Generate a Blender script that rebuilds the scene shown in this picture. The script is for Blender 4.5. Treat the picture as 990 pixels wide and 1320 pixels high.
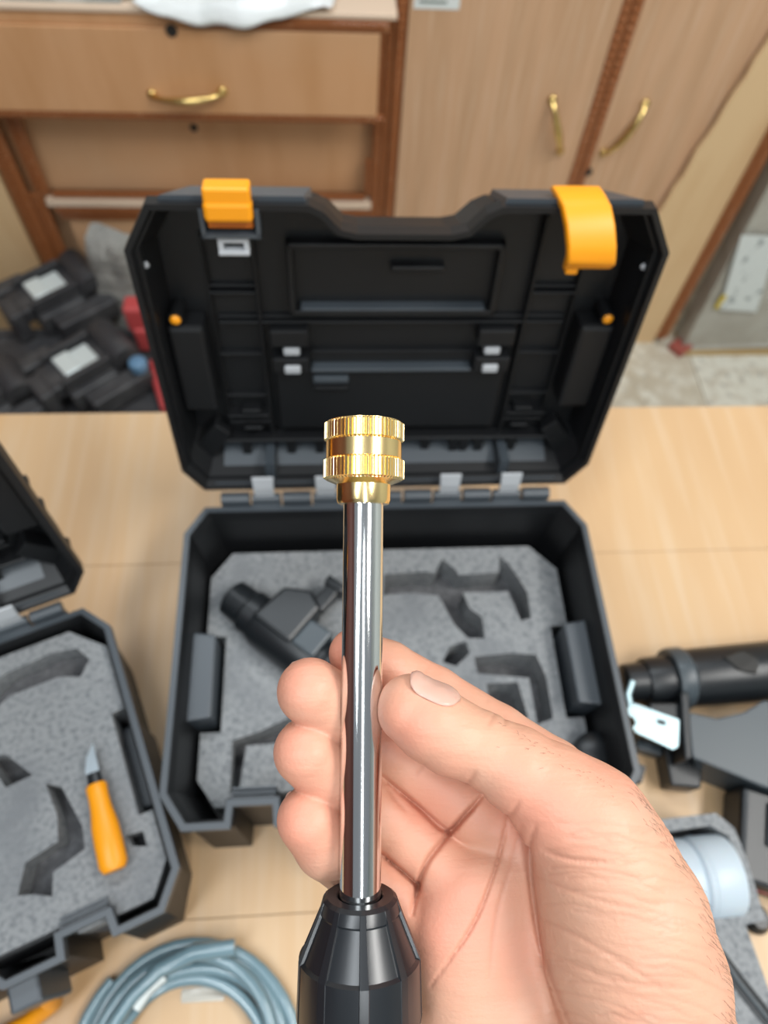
import bpy, math, random
import numpy as np
from mathutils import Vector, Matrix
random.seed(4); rng = np.random.default_rng(4)
for o in list(bpy.data.objects): bpy.data.objects.remove(o)
S = bpy.context.scene
# ------------------------------------------------------------------ camera
F = 920.0                                   # focal length in pixels of the 990 x 1320 photograph
CAM = np.array([0.0, 0.0, 1.324])
_R = np.array([[0.9973, 0.0209, -0.0703], [-0.0526, 0.8719, -0.4869], [0.0511, 0.4893, 0.8706]])
_u, _s, _v = np.linalg.svd(_R); R = _u @ _v
cam_d = bpy.data.cameras.new('camera'); cam = bpy.data.objects.new('camera', cam_d); S.collection.objects.link(cam)
M = Matrix([list(R[i]) + [CAM[i]] for i in range(3)] + [[0, 0, 0, 1]])
cam.matrix_world = M
cam_d.sensor_fit = 'VERTICAL'; cam_d.sensor_height = 24.0; cam_d.lens = 24.0 * F / 1320.0
cam_d.clip_start = 0.01; cam_d.clip_end = 50
cam_d.dof.use_dof = True; cam_d.dof.focus_distance = 0.190; cam_d.dof.aperture_fstop = 7.5
S.camera = cam
# ------------------------------------------------------------------ world, lights, exposure
w = bpy.data.worlds.new('world'); S.world = w; w.use_nodes = True
w.node_tree.nodes['Background'].inputs[0].default_value = (0.86, 0.92, 1.0, 1)
w.node_tree.nodes['Background'].inputs[1].default_value = 0.24
def area(name, loc, target, sx, sy, power, col=(1, 1, 1)):
    d = bpy.data.lights.new(name, 'AREA'); d.shape = 'RECTANGLE'; d.size = sx; d.size_y = sy; d.energy = power; d.color = col
    o = bpy.data.objects.new(name, d); S.collection.objects.link(o); o.location = loc
    o.rotation_euler = (Vector(target) - Vector(loc)).to_track_quat('-Z', 'Y').to_euler(); return o
area('ceiling_light', (1.15, -0.15, 2.60), (.1, .25, .75), 1.3, 0.30, 31, (1, .985, .95))
area('ceiling_light', (-0.55, -0.35, 2.62), (0, .3, .9), 0.34, 1.3, 15, (.90, .96, 1))
area('ceiling_light', (0.15, -1.2, 2.55), (0, .3, 1.0), 0.16, 1.3, 11, (.92, .97, 1))
area('ceiling_light', (-0.05, 1.05, 2.62), (0.05, .3, .9), 1.3, 0.25, 12, (.88, .95, 1))
S.view_settings.view_transform = 'Standard'; S.view_settings.look = 'None'
S.view_settings.exposure = 0.10; S.view_settings.gamma = 1.0; S.view_settings.use_curve_mapping = False

# ------------------------------------------------------------------ helpers
def ray(x, y): return R @ np.array([(x - 495) / F, (660 - y) / F, -1.0])
def P(x, y, d): return CAM + ray(x, y) * d                       # point at a distance along the view axis
def on_z(x, y, z): r = ray(x, y); return CAM + r * (z - CAM[2]) / r[2]
def on_y(x, y, Y): r = ray(x, y); return CAM + r * Y / r[1]
def link(o): S.collection.objects.link(o); return o
def tag(o, label, cat, group=None):
    o['label'] = label; o['category'] = cat
    if group: o['group'] = group
    return o
def empty(name, loc=(0, 0, 0), rz=0, parent=None):
    o = link(bpy.data.objects.new(name, None)); o.location = loc; o.rotation_euler = (0, 0, rz); o.parent = parent
    o.empty_display_size = .05; return o
def inset(poly, d):
    n = len(poly); out = []
    for i in range(n):
        a, b, c = (np.array(poly[j % n], float) for j in (i - 1, i, i + 1))
        e1 = b - a; e2 = c - b; e1 /= np.linalg.norm(e1); e2 /= np.linalg.norm(e2)
        n1 = np.array([-e1[1], e1[0]]); n2 = np.array([-e2[1], e2[0]])
        m = n1 + n2; m /= max(np.dot(m, m), 1e-6) / 2
        out.append(tuple(b + m * d))
    return out
class MB:
    def __init__(s): s.v = []; s.f = []
    def add(s, vs, fs):
        k = len(s.v); s.v += [tuple(float(c) for c in p) for p in vs]; s.f += [tuple(i + k for i in f) for f in fs]; return s
    def box(s, x0, x1, y0, y1, z0, z1, rz=0, c=None, m=None):
        vs = [(x, y, z) for z in (z0, z1) for y in (y0, y1) for x in (x0, x1)]
        if rz:
            cx, cy = c or ((x0 + x1) / 2, (y0 + y1) / 2); C_, S_ = math.cos(rz), math.sin(rz)
            vs = [(cx + (x - cx) * C_ - (y - cy) * S_, cy + (x - cx) * S_ + (y - cy) * C_, z) for x, y, z in vs]
        if m is not None: vs = [m @ Vector(p) for p in vs]
        return s.add(vs, [(0, 2, 3, 1), (4, 5, 7, 6), (0, 1, 5, 4), (2, 6, 7, 3), (0, 4, 6, 2), (1, 3, 7, 5)])
    def loft(s, rings, cap0=True, cap1=True, closed=True):
        n = len(rings[0]); vs = [p for r in rings for p in r]; fs = []
        for k in range(len(rings) - 1):
            for i in range(n if closed else n - 1):
                j = (i + 1) % n; fs.append((k * n + i, k * n + j, (k + 1) * n + j, (k + 1) * n + i))
        if cap0: fs.append(tuple(reversed(range(n))))
        if cap1: fs.append(tuple(range((len(rings) - 1) * n, len(rings) * n)))
        return s.add(vs, fs)
    def prism(s, poly, z0, z1, top=None):
        return s.loft([[(x, y, z0) for x, y in poly], [(x, y, z1) for x, y in (top or poly)]])
    def tube(s, pts, r, n=12, caps=True, flat=1.0):
        pts = [Vector(p) for p in pts]; rs = r if hasattr(r, '__len__') else [r] * len(pts)
        rings = []; up = None
        for i, p in enumerate(pts):
            t = (pts[min(i + 1, len(pts) - 1)] - pts[max(i - 1, 0)]).normalized()
            if up is None: up = Vector((0, 0, 1)) if abs(t.z) < .9 else Vector((0, 1, 0))
            a = t.cross(up).normalized(); b = a.cross(t).normalized(); up = b
            rings.append([p + a * (math.cos(q) * rs[i]) + b * (math.sin(q) * rs[i] * flat) for q in [2 * math.pi * k / n for k in range(n)]])
        return s.loft(rings, caps, caps)
    def lathe(s, prof, n=32, m=None, caps=True):
        rings = []
        for r, z in prof:
            ring = [Vector((r * math.cos(2 * math.pi * k / n), r * math.sin(2 * math.pi * k / n), z)) for k in range(n)]
            rings.append([m @ p for p in ring] if m is not None else ring)
        return s.loft(rings, caps, caps)
    def grid(s, rows):
        n = len(rows[0]); vs = [p for r in rows for p in r]
        return s.add(vs, [(k * n + i, k * n + i + 1, (k + 1) * n + i + 1, (k + 1) * n + i) for k in range(len(rows) - 1) for i in range(n - 1)])
    def build(s, name, mat, parent=None, loc=None, smooth=None, bevel=0, rot=None):
        me = bpy.data.meshes.new(name); me.from_pydata(s.v, [], s.f); me.validate()
        o = link(bpy.data.objects.new(name, me)); o.data.materials.append(mat)
        if parent is not None: o.parent = parent
        if loc is not None: o.location = loc
        if rot is not None: o.rotation_euler = rot
        import bmesh
        bm = bmesh.new(); bm.from_mesh(me); bmesh.ops.recalc_face_normals(bm, faces=bm.faces); bm.to_mesh(me); bm.free()
        if smooth:
            me.shade_smooth(); me.set_sharp_from_angle(angle=math.radians(smooth))
        if bevel:
            b = o.modifiers.new('bevel', 'BEVEL'); b.width = bevel; b.segments = 2; b.limit_method = 'ANGLE'; b.angle_limit = math.radians(35)
        return o
def plate_with_holes(name, outer, holes, z0, z1, mat, parent):
    """a flat slab with cavities cut right through it (2D curve fill, extruded)"""
    cu = bpy.data.curves.new(name, 'CURVE'); cu.dimensions = '2D'; cu.fill_mode = 'BOTH'; cu.extrude = (z1 - z0) / 2
    for poly in [outer] + holes:
        sp = cu.splines.new('POLY'); sp.points.add(len(poly) - 1); sp.use_cyclic_u = True
        for p, q in zip(sp.points, poly): p.co = (q[0], q[1], 0, 1)
    t = link(bpy.data.objects.new(name, cu)); dg = bpy.context.evaluated_depsgraph_get()
    me = bpy.data.meshes.new_from_object(t.evaluated_get(dg)); bpy.data.objects.remove(t)
    o = link(bpy.data.objects.new(name, me)); me.materials.clear(); me.materials.append(mat); o.parent = parent; o.location = (0, 0, (z0 + z1) / 2)
    return o
def copy_tree(o, parent=None):
    c = o.copy(); link(c); c.parent = parent
    for ch in list(o.children): copy_tree(ch, c)
    return c
def ball(c, r, n=8, m=6):
    b = MB(); b.lathe([(max(1e-5, r * math.sin(math.pi * k / m)), -r * math.cos(math.pi * k / m)) for k in range(m + 1)], n, Matrix.Translation(c)); return b

# ------------------------------------------------------------------ materials
def mat(name, col, rough=.5, metal=0, spec=.5, coat=0, sub=0, trans=0, noise=None, bump=None, emit=None, aniso=0, alpha=1):
    """noise = (scale, second colour, (sx,sy,sz) stretch, lo, hi); bump = (scale, strength, stretch, distance)"""
    m = bpy.data.materials.new(name); m.use_nodes = True; nt = m.node_tree; b = nt.nodes['Principled BSDF']
    b.inputs['Base Color'].default_value = (*col, 1); b.inputs['Roughness'].default_value = rough; b.inputs['Metallic'].default_value = metal
    b.inputs['Specular IOR Level'].default_value = spec; b.inputs['Coat Weight'].default_value = coat; b.inputs['Coat Roughness'].default_value = .1
    b.inputs['Subsurface Weight'].default_value = sub; b.inputs['Subsurface Radius'].default_value = (1, .35, .2); b.inputs['Subsurface Scale'].default_value = .004
    b.inputs['Transmission Weight'].default_value = trans; b.inputs['Anisotropic'].default_value = aniso; b.inputs['Alpha'].default_value = alpha
    tc = nt.nodes.new('ShaderNodeTexCoord')
    def tex(scale, st, detail=5):
        mp = nt.nodes.new('ShaderNodeMapping'); mp.inputs['Scale'].default_value = st
        nt.links.new(tc.outputs['Object'], mp.inputs[0]); n = nt.nodes.new('ShaderNodeTexNoise'); n.inputs['Scale'].default_value = scale; n.inputs['Detail'].default_value = detail
        nt.links.new(mp.outputs[0], n.inputs['Vector']); return n
    last = None
    for ns in (noise if isinstance(noise, list) else [noise] if noise else []):
        sc, c2, st, lo, hi = ns; n = tex(sc, st); mr = nt.nodes.new('ShaderNodeMapRange'); mr.inputs[1].default_value = lo; mr.inputs[2].default_value = hi
        nt.links.new(n.outputs['Fac'], mr.inputs[0]); mx = nt.nodes.new('ShaderNodeMix'); mx.data_type = 'RGBA'
        nt.links.new(mr.outputs[0], mx.inputs['Factor'])
        if last is None: mx.inputs['A'].default_value = (*col, 1)
        else: nt.links.new(last, mx.inputs['A'])
        mx.inputs['B'].default_value = (*c2, 1); last = mx.outputs['Result']
    if last is not None: nt.links.new(last, b.inputs['Base Color'])
    if bump:
        sc, stg, st, dist = bump; n = tex(sc, st, 4); bp = nt.nodes.new('ShaderNodeBump'); bp.inputs['Strength'].default_value = stg; bp.inputs['Distance'].default_value = dist
        nt.links.new(n.outputs['Fac'], bp.inputs['Height']); nt.links.new(bp.outputs[0], b.inputs['Normal'])
    return m
N1 = (1, 1, 1)
bench_m = mat('bench_plywood', (.61, .405, .22), .42, noise=[(3, (.54, .34, .175), (3, .6, 1), .4, .72), (14, (.62, .45, .28), (6, .35, 1), .45, .8), (2.0, (.55, .32, .14), (2.6, .8, 1), .50, .72)], bump=(60, .15, (4, .4, 1), .001))
bench_edge = mat('bench_leg_wood', (.42, .27, .14), .6)
wood_m = mat('veneer_vertical', (.60, .365, .215), .45, noise=[(6, (.48, .29, .16), (5, 5, .35), .42, .75), (25, (.66, .46, .31), (6, 6, .25), .5, .85)])
wood_h = mat('veneer_drawer', (.62, .34, .17), .45, noise=[(5, (.53, .27, .115), (4, 4, .7), .42, .78), (2, (.60, .37, .21), N1, .5, .7)])
raw_m = mat('raw_board', (.70, .49, .27), .55, noise=[(4, (.60, .38, .19), (3, 3, .6), .45, .75)])
pale_m = mat('pale_rail', (.72, .56, .42), .5)
trim_m = mat('beaded_trim', (.30, .105, .035), .35, noise=(150, (.42, .20, .10), N1, .55, .75))
brass_m = mat('aged_brass', (.72, .52, .20), .22, metal=1)
hole_m = mat('dark_hole', (.015, .014, .012), .6)
blk = mat('case_plastic', (.0055, .006, .007), .46, spec=.5, bump=(900, .05, N1, .0003))
blk_sheen = mat('case_sheen_plastic', (.046, .057, .068), .42, spec=.8)  # same case plastic, with the overhead sheen painted in as paler blue-grey
blk_grey = mat('hinge_plastic', (.46, .48, .50), .35)  # grey plastic, its colour lightened for the reflection the hinge straps catch
foam_m = mat('grey_foam', (.29, .30, .305), .95, spec=.1, noise=[(300, (.17, .18, .19), N1, .45, .68), (22, (.20, .21, .22), N1, .5, .75)], bump=(500, .8, N1, .002))
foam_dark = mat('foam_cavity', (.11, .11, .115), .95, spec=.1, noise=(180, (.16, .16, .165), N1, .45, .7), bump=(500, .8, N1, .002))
orange_m = mat('orange_plastic', (.92, .34, .006), .38)
tool_m = mat('tool_black', (.009, .011, .013), .36, bump=(700, .08, N1, .0003))
tool_grey = mat('tool_graphite', (.05, .064, .074), .38)
steel_m = mat('zinc_steel', (.42, .56, .60), .4, metal=.9)
blade_m = mat('knife_steel', (.55, .62, .66), .3, metal=.9)
white_m = mat('white_plastic', (.50, .58, .64), .4, sub=.1)
hose_m = mat('blue_grey_vinyl', (.13, .22, .26), .18, coat=.5, noise=(8, (.20, .30, .34), N1, .4, .7))
paper_m = mat('white_film', (.86, .90, .90), .40, noise=(11, (.66, .70, .68), N1, .58, .75), bump=(40, .5, N1, .006))
floor_m = mat('terrazzo', (.50, .45, .35), .35, noise=[(28, (.66, .64, .55), N1, .45, .6), (70, (.30, .29, .25), N1, .60, .72), (6, (.56, .50, .40), N1, .4, .7)])
tile_m = mat('terrazzo_light', (.66, .64, .55), .35, noise=[(30, (.52, .47, .38), N1, .48, .62), (60, (.33, .34, .32), N1, .60, .7)])
wall_m = mat('plaster_wall', (.60, .56, .50), .8)
bag_m = mat('grey_cloth_bag', (.25, .25, .23), .85, noise=(14, (.34, .33, .30), N1, .4, .7), bump=(30, .6, N1, .02))
film_m = mat('clear_wrap_over_grey', (.36, .34, .29), .25, noise=(10, (.46, .45, .40), N1, .4, .75), bump=(14, .5, N1, .02))
label_m = mat('printed_label', (.62, .66, .64), .6, noise=[(45, (.25, .28, .28), N1, .58, .66)])
sticker_m = mat('sticker_white', (.72, .76, .74), .5)
ink_m = mat('sticker_print', (.20, .24, .22), .6)
red_m = mat('red_plastic', (.50, .07, .07), .45)
blue_m = mat('blue_plastic', (.12, .24, .38), .45)
brk_m = mat('bracket_black', (.035, .035, .038), .5, noise=(20, (.07, .07, .072), N1, .45, .7))
clip_m = mat('clip_steel', (.70, .78, .78), .35, metal=.25)
brassn = mat('bright_brass', (.98, .74, .35), .20, metal=1, bump=(300, .04, (1, 1, 12), .0002))
tube_m = mat('polished_stainless', (.80, .82, .82), .10, metal=1, aniso=.6, bump=(500, .03, (1, 1, .02), .0001))
grip_m = mat('black_nozzle_plastic', (.012, .014, .017), .28, spec=.6, bump=(400, .04, N1, .0002))
nail_m = mat('nail', (.66, .39, .31), .35, sub=.15, coat=.1)
hair_m = mat('hair', (.035, .022, .016), .5)
# skin
skin = mat('skin', (.65, .355, .24), .46, sub=.07, noise=[(30, (.70, .33, .225), N1, .45, .70), (70, (.62, .37, .265), N1, .5, .8)])
nt = skin.node_tree; b = nt.nodes['Principled BSDF']; b.inputs['Specular IOR Level'].default_value = .35
tc = nt.nodes.new('ShaderNodeTexCoord')
prev = None
for sc, st, stg, dist, rz in ((220, (.30, 1.6, 1), .45, .0006, .25), (900, (1, 1, 1), .35, .0003, 0), (110, (.22, 1.5, 1), .35, .0010, -.15)):
    mp = nt.nodes.new('ShaderNodeMapping'); mp.inputs['Scale'].default_value = st; mp.inputs['Rotation'].default_value = (0, 0, rz)
    nz = nt.nodes.new('ShaderNodeTexNoise'); nz.inputs['Scale'].default_value = sc; nz.inputs['Detail'].default_value = 3
    bp = nt.nodes.new('ShaderNodeBump'); bp.inputs['Strength'].default_value = stg; bp.inputs['Distance'].default_value = dist
    nt.links.new(tc.outputs['Object'], mp.inputs[0]); nt.links.new(mp.outputs[0], nz.inputs['Vector']); nt.links.new(nz.outputs['Fac'], bp.inputs['Height'])
    if prev: nt.links.new(prev, bp.inputs['Normal'])
    prev = bp.outputs[0]
nt.links.new(prev, b.inputs['Normal'])
src = b.inputs['Base Color'].links[0].from_socket
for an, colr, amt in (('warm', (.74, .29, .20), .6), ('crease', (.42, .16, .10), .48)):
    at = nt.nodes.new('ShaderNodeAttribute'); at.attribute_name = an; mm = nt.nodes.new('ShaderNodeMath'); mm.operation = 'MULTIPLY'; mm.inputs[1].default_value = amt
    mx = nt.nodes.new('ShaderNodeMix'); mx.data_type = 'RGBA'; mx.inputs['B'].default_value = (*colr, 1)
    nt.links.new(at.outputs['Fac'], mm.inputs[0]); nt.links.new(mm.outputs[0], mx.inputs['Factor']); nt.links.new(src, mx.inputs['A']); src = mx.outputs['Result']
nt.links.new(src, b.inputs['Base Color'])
# brushed tube: tangent around its own axis
nt = tube_m.node_tree; tg = nt.nodes.new('ShaderNodeTangent'); tg.direction_type = 'RADIAL'; tg.axis = 'Z'; nt.links.new(tg.outputs[0], nt.nodes['Principled BSDF'].inputs['Tangent'])

# ------------------------------------------------------------------ room shell
CY = 1.244                                   # front plane of the cupboards
def struct(o): o['kind'] = 'structure'; return o
fl = struct(MB().box(-2.2, 2.2, -2.2, 1.70, -.05, -.004).build('floor', floor_m))
tx0 = on_z(888, 455, 0)[0]
for i in range(-3, 3):
    for j in range(-4, 3):
        x = tx0 + i * .6; y = 1.30 - j * .6 - .6
        if y + .6 > 1.75: continue
        t = MB().box(x + .002, x + .598, y + .002, y + .598, -.004, 0).build('tile', tile_m if (i + j) % 2 == 0 else floor_m, fl)
struct(MB().box(-2.2, 2.2, 1.70, 1.78, 0, 2.7).build('wall_back', wall_m))
struct(MB().box(-2.28, -2.2, -2.2, 1.78, 0, 2.7).build('wall_left', mat('red_brown_panelling', (.16, .045, .03), .5)))
struct(MB().box(2.2, 2.28, -2.2, 1.78, 0, 2.7).build('wall_right', mat('pale_green_plaster', (.72, .78, .76), .8)))
struct(MB().box(-2.2, 2.2, -2.28, -2.2, 0, 2.7).build('wall_front', mat('blue_grey_plaster', (.62, .72, .77), .8)))

# ------------------------------------------------------------------ workbench
bench = tag(empty('workbench', (0, 0, 0)), 'plywood workbench top under the open cases, tan and varnished', 'table')
for y0, y1 in ((-.40, .0014), (.0018, .2736), (.2740, .4385)):
    MB().box(-.80, .80, y0, y1, .728, .75).build('board', bench_m, bench, bevel=.0003)
MB().box(-.75, .75, -.35, .39, .66, .728).build('apron', bench_edge, bench)
for sx in (-.72, .72):
    for sy in (-.32, .36): MB().box(sx - .03, sx + .03, sy - .03, sy + .03, 0, .66).build('leg', bench_edge, bench)

# ------------------------------------------------------------------ beaded moulding
def beading(x0, x1, z0, z1, y, proud=.006, step=.0075):
    b = MB(); vert = (z1 - z0) > (x1 - x0)
    b.box(x0, x1, y - proud * .4, y + .004, z0, z1)
    L = (z1 - z0) if vert else (x1 - x0); W = (x1 - x0) if vert else (z1 - z0); n = max(1, int(L / step))
    for k in range(n):
        a = L * k / n; e = L * (k + .72) / n; sk = W * .25
        if vert: pts = [(x0 + .1 * W, z0 + a), (x1 - .1 * W, z0 + a + sk), (x1 - .1 * W, z0 + e + sk), (x0 + .1 * W, z0 + e)]
        else: pts = [(x0 + a, z0 + .1 * W), (x0 + e, z0 + .1 * W), (x0 + e + sk, z1 - .1 * W), (x0 + a + sk, z1 - .1 * W)]
        cx = sum(p[0] for p in pts) / 4; cz = sum(p[1] for p in pts) / 4
        b.loft([[(p[0], y - proud * .3, p[1]) for p in pts], [(cx + (p[0] - cx) * .6, y - proud, cz + (p[1] - cz) * .6) for p in pts]], False, True)
    return b
def put_beading(parent, *a, **k):
    o = beading(*a, **k).build('beaded_molding', trim_m, parent); o['kind'] = 'stuff'; return o

def bow_handle(name, parent, p0, p1, out=.028, r=.0045):
    """brass bow pull between two world points on a vertical front"""
    p0, p1 = Vector(p0), Vector(p1); b = MB(); pts = []; rs = []
    for k in range(13):
        t = k / 12; s_ = math.sin(math.pi * t) ** .45
        pts.append(p0.lerp(p1, t) + Vector((0, -out * s_, 0))); rs.append(r * (1.0 + .7 * math.sin(math.pi * t) ** 2 if 1 < k < 11 else 1.25))
    b.tube(pts, rs, 10, flat=.75)
    for p in (p0, p1): b.lathe([(.008, 0), (.008, .003), (.005, .006)], 14, Matrix.Translation(p) @ Matrix.Rotation(math.pi / 2, 4, 'X'))
    return b.build(name, brass_m, parent, smooth=50)

# ------------------------------------------------------------------ chest of drawers
chest = tag(empty('chest_of_drawers'), 'low wooden chest of drawers with brown beaded edging and its top drawer pulled out', 'chest')
XL, XR = -.605, .113
top_z = on_y(250, 12, CY - .055)[2]; RZ = on_y(250, 20, CY - .055)[2]
DZ0, DZ1 = on_y(250, 147, CY - .055)[2], on_y(250, 38, CY - .055)[2]                                            # top drawer front, pulled out
MB().box(XL, XR, CY + .04, 1.68, 0.03, RZ).build('carcass', wood_h, chest)
MB().box(XL, .10, CY - .050, CY + .012, DZ1 + .001, RZ).build('rail', wood_h, chest)
MB().box(XL - .01, XR, CY - .055, 1.68, RZ, top_z).build('top_panel', pale_m, chest, bevel=.002)
put_beading(chest, -.20, .098, DZ1 + .002, RZ - .001, CY - .052)

dr = MB().box(XL, .088, CY - .055, CY - .037, DZ0, DZ1).build('drawer', wood_h, chest, bevel=.0015)
MB().box(XL + .02, .07, CY - .037, 1.60, DZ0 + .015, DZ1 - .02).build('drawer_box', raw_m, dr)
a = on_y(196, 121, CY - .055); c = on_y(287, 117, CY - .055)
bow_handle('handle', dr, a, c, out=.024)
k = on_y(221, 39, CY - .0555)
MB().lathe([(.0001, 0), (.009, .0005), (.009, .002)], 20, Matrix.Translation(k) @ Matrix.Rotation(math.pi / 2, 4, 'X')).build('keyhole', hole_m, dr)
o = beading(XL, .098, DZ0 - .013, DZ0, CY - .050).build('beaded_molding', trim_m, dr); o['kind'] = 'stuff'
z = lambda py, px=250: on_y(px, py, CY)[2]
zt, zb = z(163), z(248)
d2 = MB().box(-.56, .10, CY + .026, CY + .036, z(256), z(150)).build('drawer', wood_h, chest)
k = on_y(246, 162, CY); MB().lathe([(.0001, 0), (.007, .0005), (.007, .002)], 16, Matrix.Translation((k[0], CY + .026, k[2] - .02)) @ Matrix.Rotation(math.pi / 2, 4, 'X')).build('keyhole', hole_m, d2)
put_beading(chest, -.53, .075, z(255), z(249), CY)
MB().box(-.545, .088, CY - .010, CY + .012, z(264), z(256)).build('rail', pale_m, chest, bevel=.001)
put_beading(chest, -.535, .088, z(274), z(267), CY - .004)
put_beading(chest, -.53, .088, z(283), z(275), CY)
MB().box(-.52, .088, CY + .004, CY + .014, .05, z(286)).build('drawer', wood_h, chest)
put_beading(chest, -.56, -.535, z(250, 50), .545, CY)
put_beading(chest, XL, -.575, .04, .545, CY - .004); put_beading(chest, -.574, -.55, .04, z(250, 50), CY)
put_beading(chest, .086, .100, .04, .700, CY - .003); put_beading(chest, .074, .086, z(250, 480), z(206, 480), CY)
put_beading(chest, .1015, .113, .04, .720, CY - .001)
MB().box(XL, XR, CY + .006, CY + .02, 0, .04).build('plinth', bench_edge, chest)
# cabinet left of it
cabl = tag(empty('cabinet'), 'light wooden cabinet end at far left beyond the black brackets', 'cabinet')
MB().box(-1.3, -.617, CY + .01, 1.68, 0, .70).build('carcass', raw_m, cabl)
MB().box(-1.28, -.612, CY - .012, CY + .01, .03, .69).build('door', raw_m, cabl, bevel=.002)

# ------------------------------------------------------------------ wardrobe
ward = tag(empty('wardrobe'), 'tall wooden wardrobe with two doors and a brown beaded centre strip', 'wardrobe')
MB().box(.116, .86, CY + .012, 1.68, 0, 2.1).build('carcass', wood_m, ward)
MB().box(.116, .134, CY - .002, CY + .012, .02, 2.08).build('stile', trim_m, ward)
put_beading(ward, .1165, .1335, .04, 1.3, CY - .003, step=.012)
dl = MB().box(.135, .474, CY - .010, CY + .010, .10, 2.06).build('door', wood_m, ward, bevel=.0015)
d_r = MB().box(.508, .842, CY - .010, CY + .010, .10, 2.06).build('door', wood_m, ward, bevel=.0015)
put_beading(ward, .4745, .490, .09, 1.3, CY - .008, step=.014); put_beading(ward, .492, .5075, .09, 1.3, CY - .008, step=.014)
MB().box(.4895, .4925, CY - .006, CY + .011, .09, 2.06).build('centre_strip', hole_m, ward)
bow_handle('handle', dl, on_y(712, 128, CY - .012), on_y(722, 194, CY - .012), out=.022, r=.0042)
bow_handle('handle', d_r, on_y(832, 133, CY - .012), on_y(778, 196, CY - .012), out=.022, r=.0042)
k = on_y(758, 221, CY - .01); MB().lathe([(.0001, 0), (.008, .0005), (.008, .003)], 16, Matrix.Translation(k) @ Matrix.Rotation(math.pi / 2, 4, 'X')).build('keyhole', hole_m, d_r)
a = on_y(533, 11, CY - .011); c = on_y(592, 10, CY - .011)
st = MB().box(a[0], c[0], CY - .0112, CY - .0100, a[2], a[2] + .05).build('sticker', sticker_m, dl)
st['label'] = 'white printed sticker'
pr = MB()
for q in range(3): pr.box(a[0] + .008, a[0] + .052 - q * .012, CY - .0116, CY - .0112, a[2] + .008 + q * .011, a[2] + .0125 + q * .011)
pr.build('print', ink_m, st)
put_beading(ward, .52, .82, .075, .098, CY - .006)
MB().box(.52, .86, CY - .006, CY + .012, 0, .073).build('plinth', raw_m, ward)
# leaning raw board
lb = empty('leaning_board', (.75, CY - .03, 0)); tag(lb, 'raw yellow board with a chipped edge leaning on the wardrobe', 'board')
edge = []
n = 34
for i in range(n + 1):
    t = i / n; zz = t * .92; xx = .612 + .171 * zz + (.0030 * random.uniform(-1, 1) if i % 2 else 0) + .0015 * math.sin(i * 1.9)
    edge.append((xx - .75, zz))
right = [(.826 - .75, .92), (.8125 - .75, 0)]
poly = edge + right
b = MB(); b.loft([[(x, .008 + zz * .008, zz) for x, zz in poly], [(x, .0 + zz * .008, zz) for x, zz in poly]]); b.build('panel', raw_m, lb)
o = beading(.812 - .75, .838 - .75, .02, .92, .002, proud=.012).build('beaded_molding', trim_m, lb); o['kind'] = 'stuff'

# white film / papers lying on the chest and hanging over its front
rows = []
for i in range(15):
    t = i / 14; row = []
    for j in range(33):
        s_ = j / 32; x = -.268 + s_ * .285
        hang = max(0, math.sin(math.pi * min(1, s_ * 1.02))) ** .8 * (1 - .40 * s_) * (.92 + .08 * math.sin(25 * s_)); yf = CY - .058
        if t < .7: y = 1.40 + (yf - 1.40) * t / .7; zz = top_z + .018 + .006 * math.sin(9 * s_ + 3 * t) + .003 * math.sin(21 * s_ - 8 * t) - .006 * t
        else: q = (t - .7) / .3; y = yf - .012 * math.sin(q * math.pi / 2) * hang - .002; zz = top_z + .014 - .039 * q * hang + .003 * math.sin(17 * s_) * (1 - q)
        row.append((x + .012 * math.sin(5 * t), y - .003 * (1 + math.sin(13 * s_)) * t, zz))
    rows.append(row)
o = MB().grid(rows).build('plastic_film', paper_m, smooth=60); so = o.modifiers.new('s', 'SOLIDIFY'); so.thickness = .0006; so.offset = 1
tag(o, 'crumpled white plastic film hanging over the edge of the chest top', 'film')
b = MB()
for k_ in range(3): b.box(-.62 + .05 * k_, -.30 + .015 * k_, 1.198 + .008 * k_, 1.42, top_z + .0005 + k_ * .004, top_z + .004 + k_ * .004)
tag(b.build('paper_stack', mat('newsprint', (.34, .35, .33), .7, noise=(20, (.5, .5, .47), N1, .5, .6))), 'flat stack of grey printed sheets at the left end of the chest top', 'papers')
b = MB(); b.box(.0, .075, 1.262, 1.35, top_z, top_z + .012)
tag(b.build('black_pouch', hole_m, bevel=.004), 'flat black pouch at the right end of the chest top', 'pouch')

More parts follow.
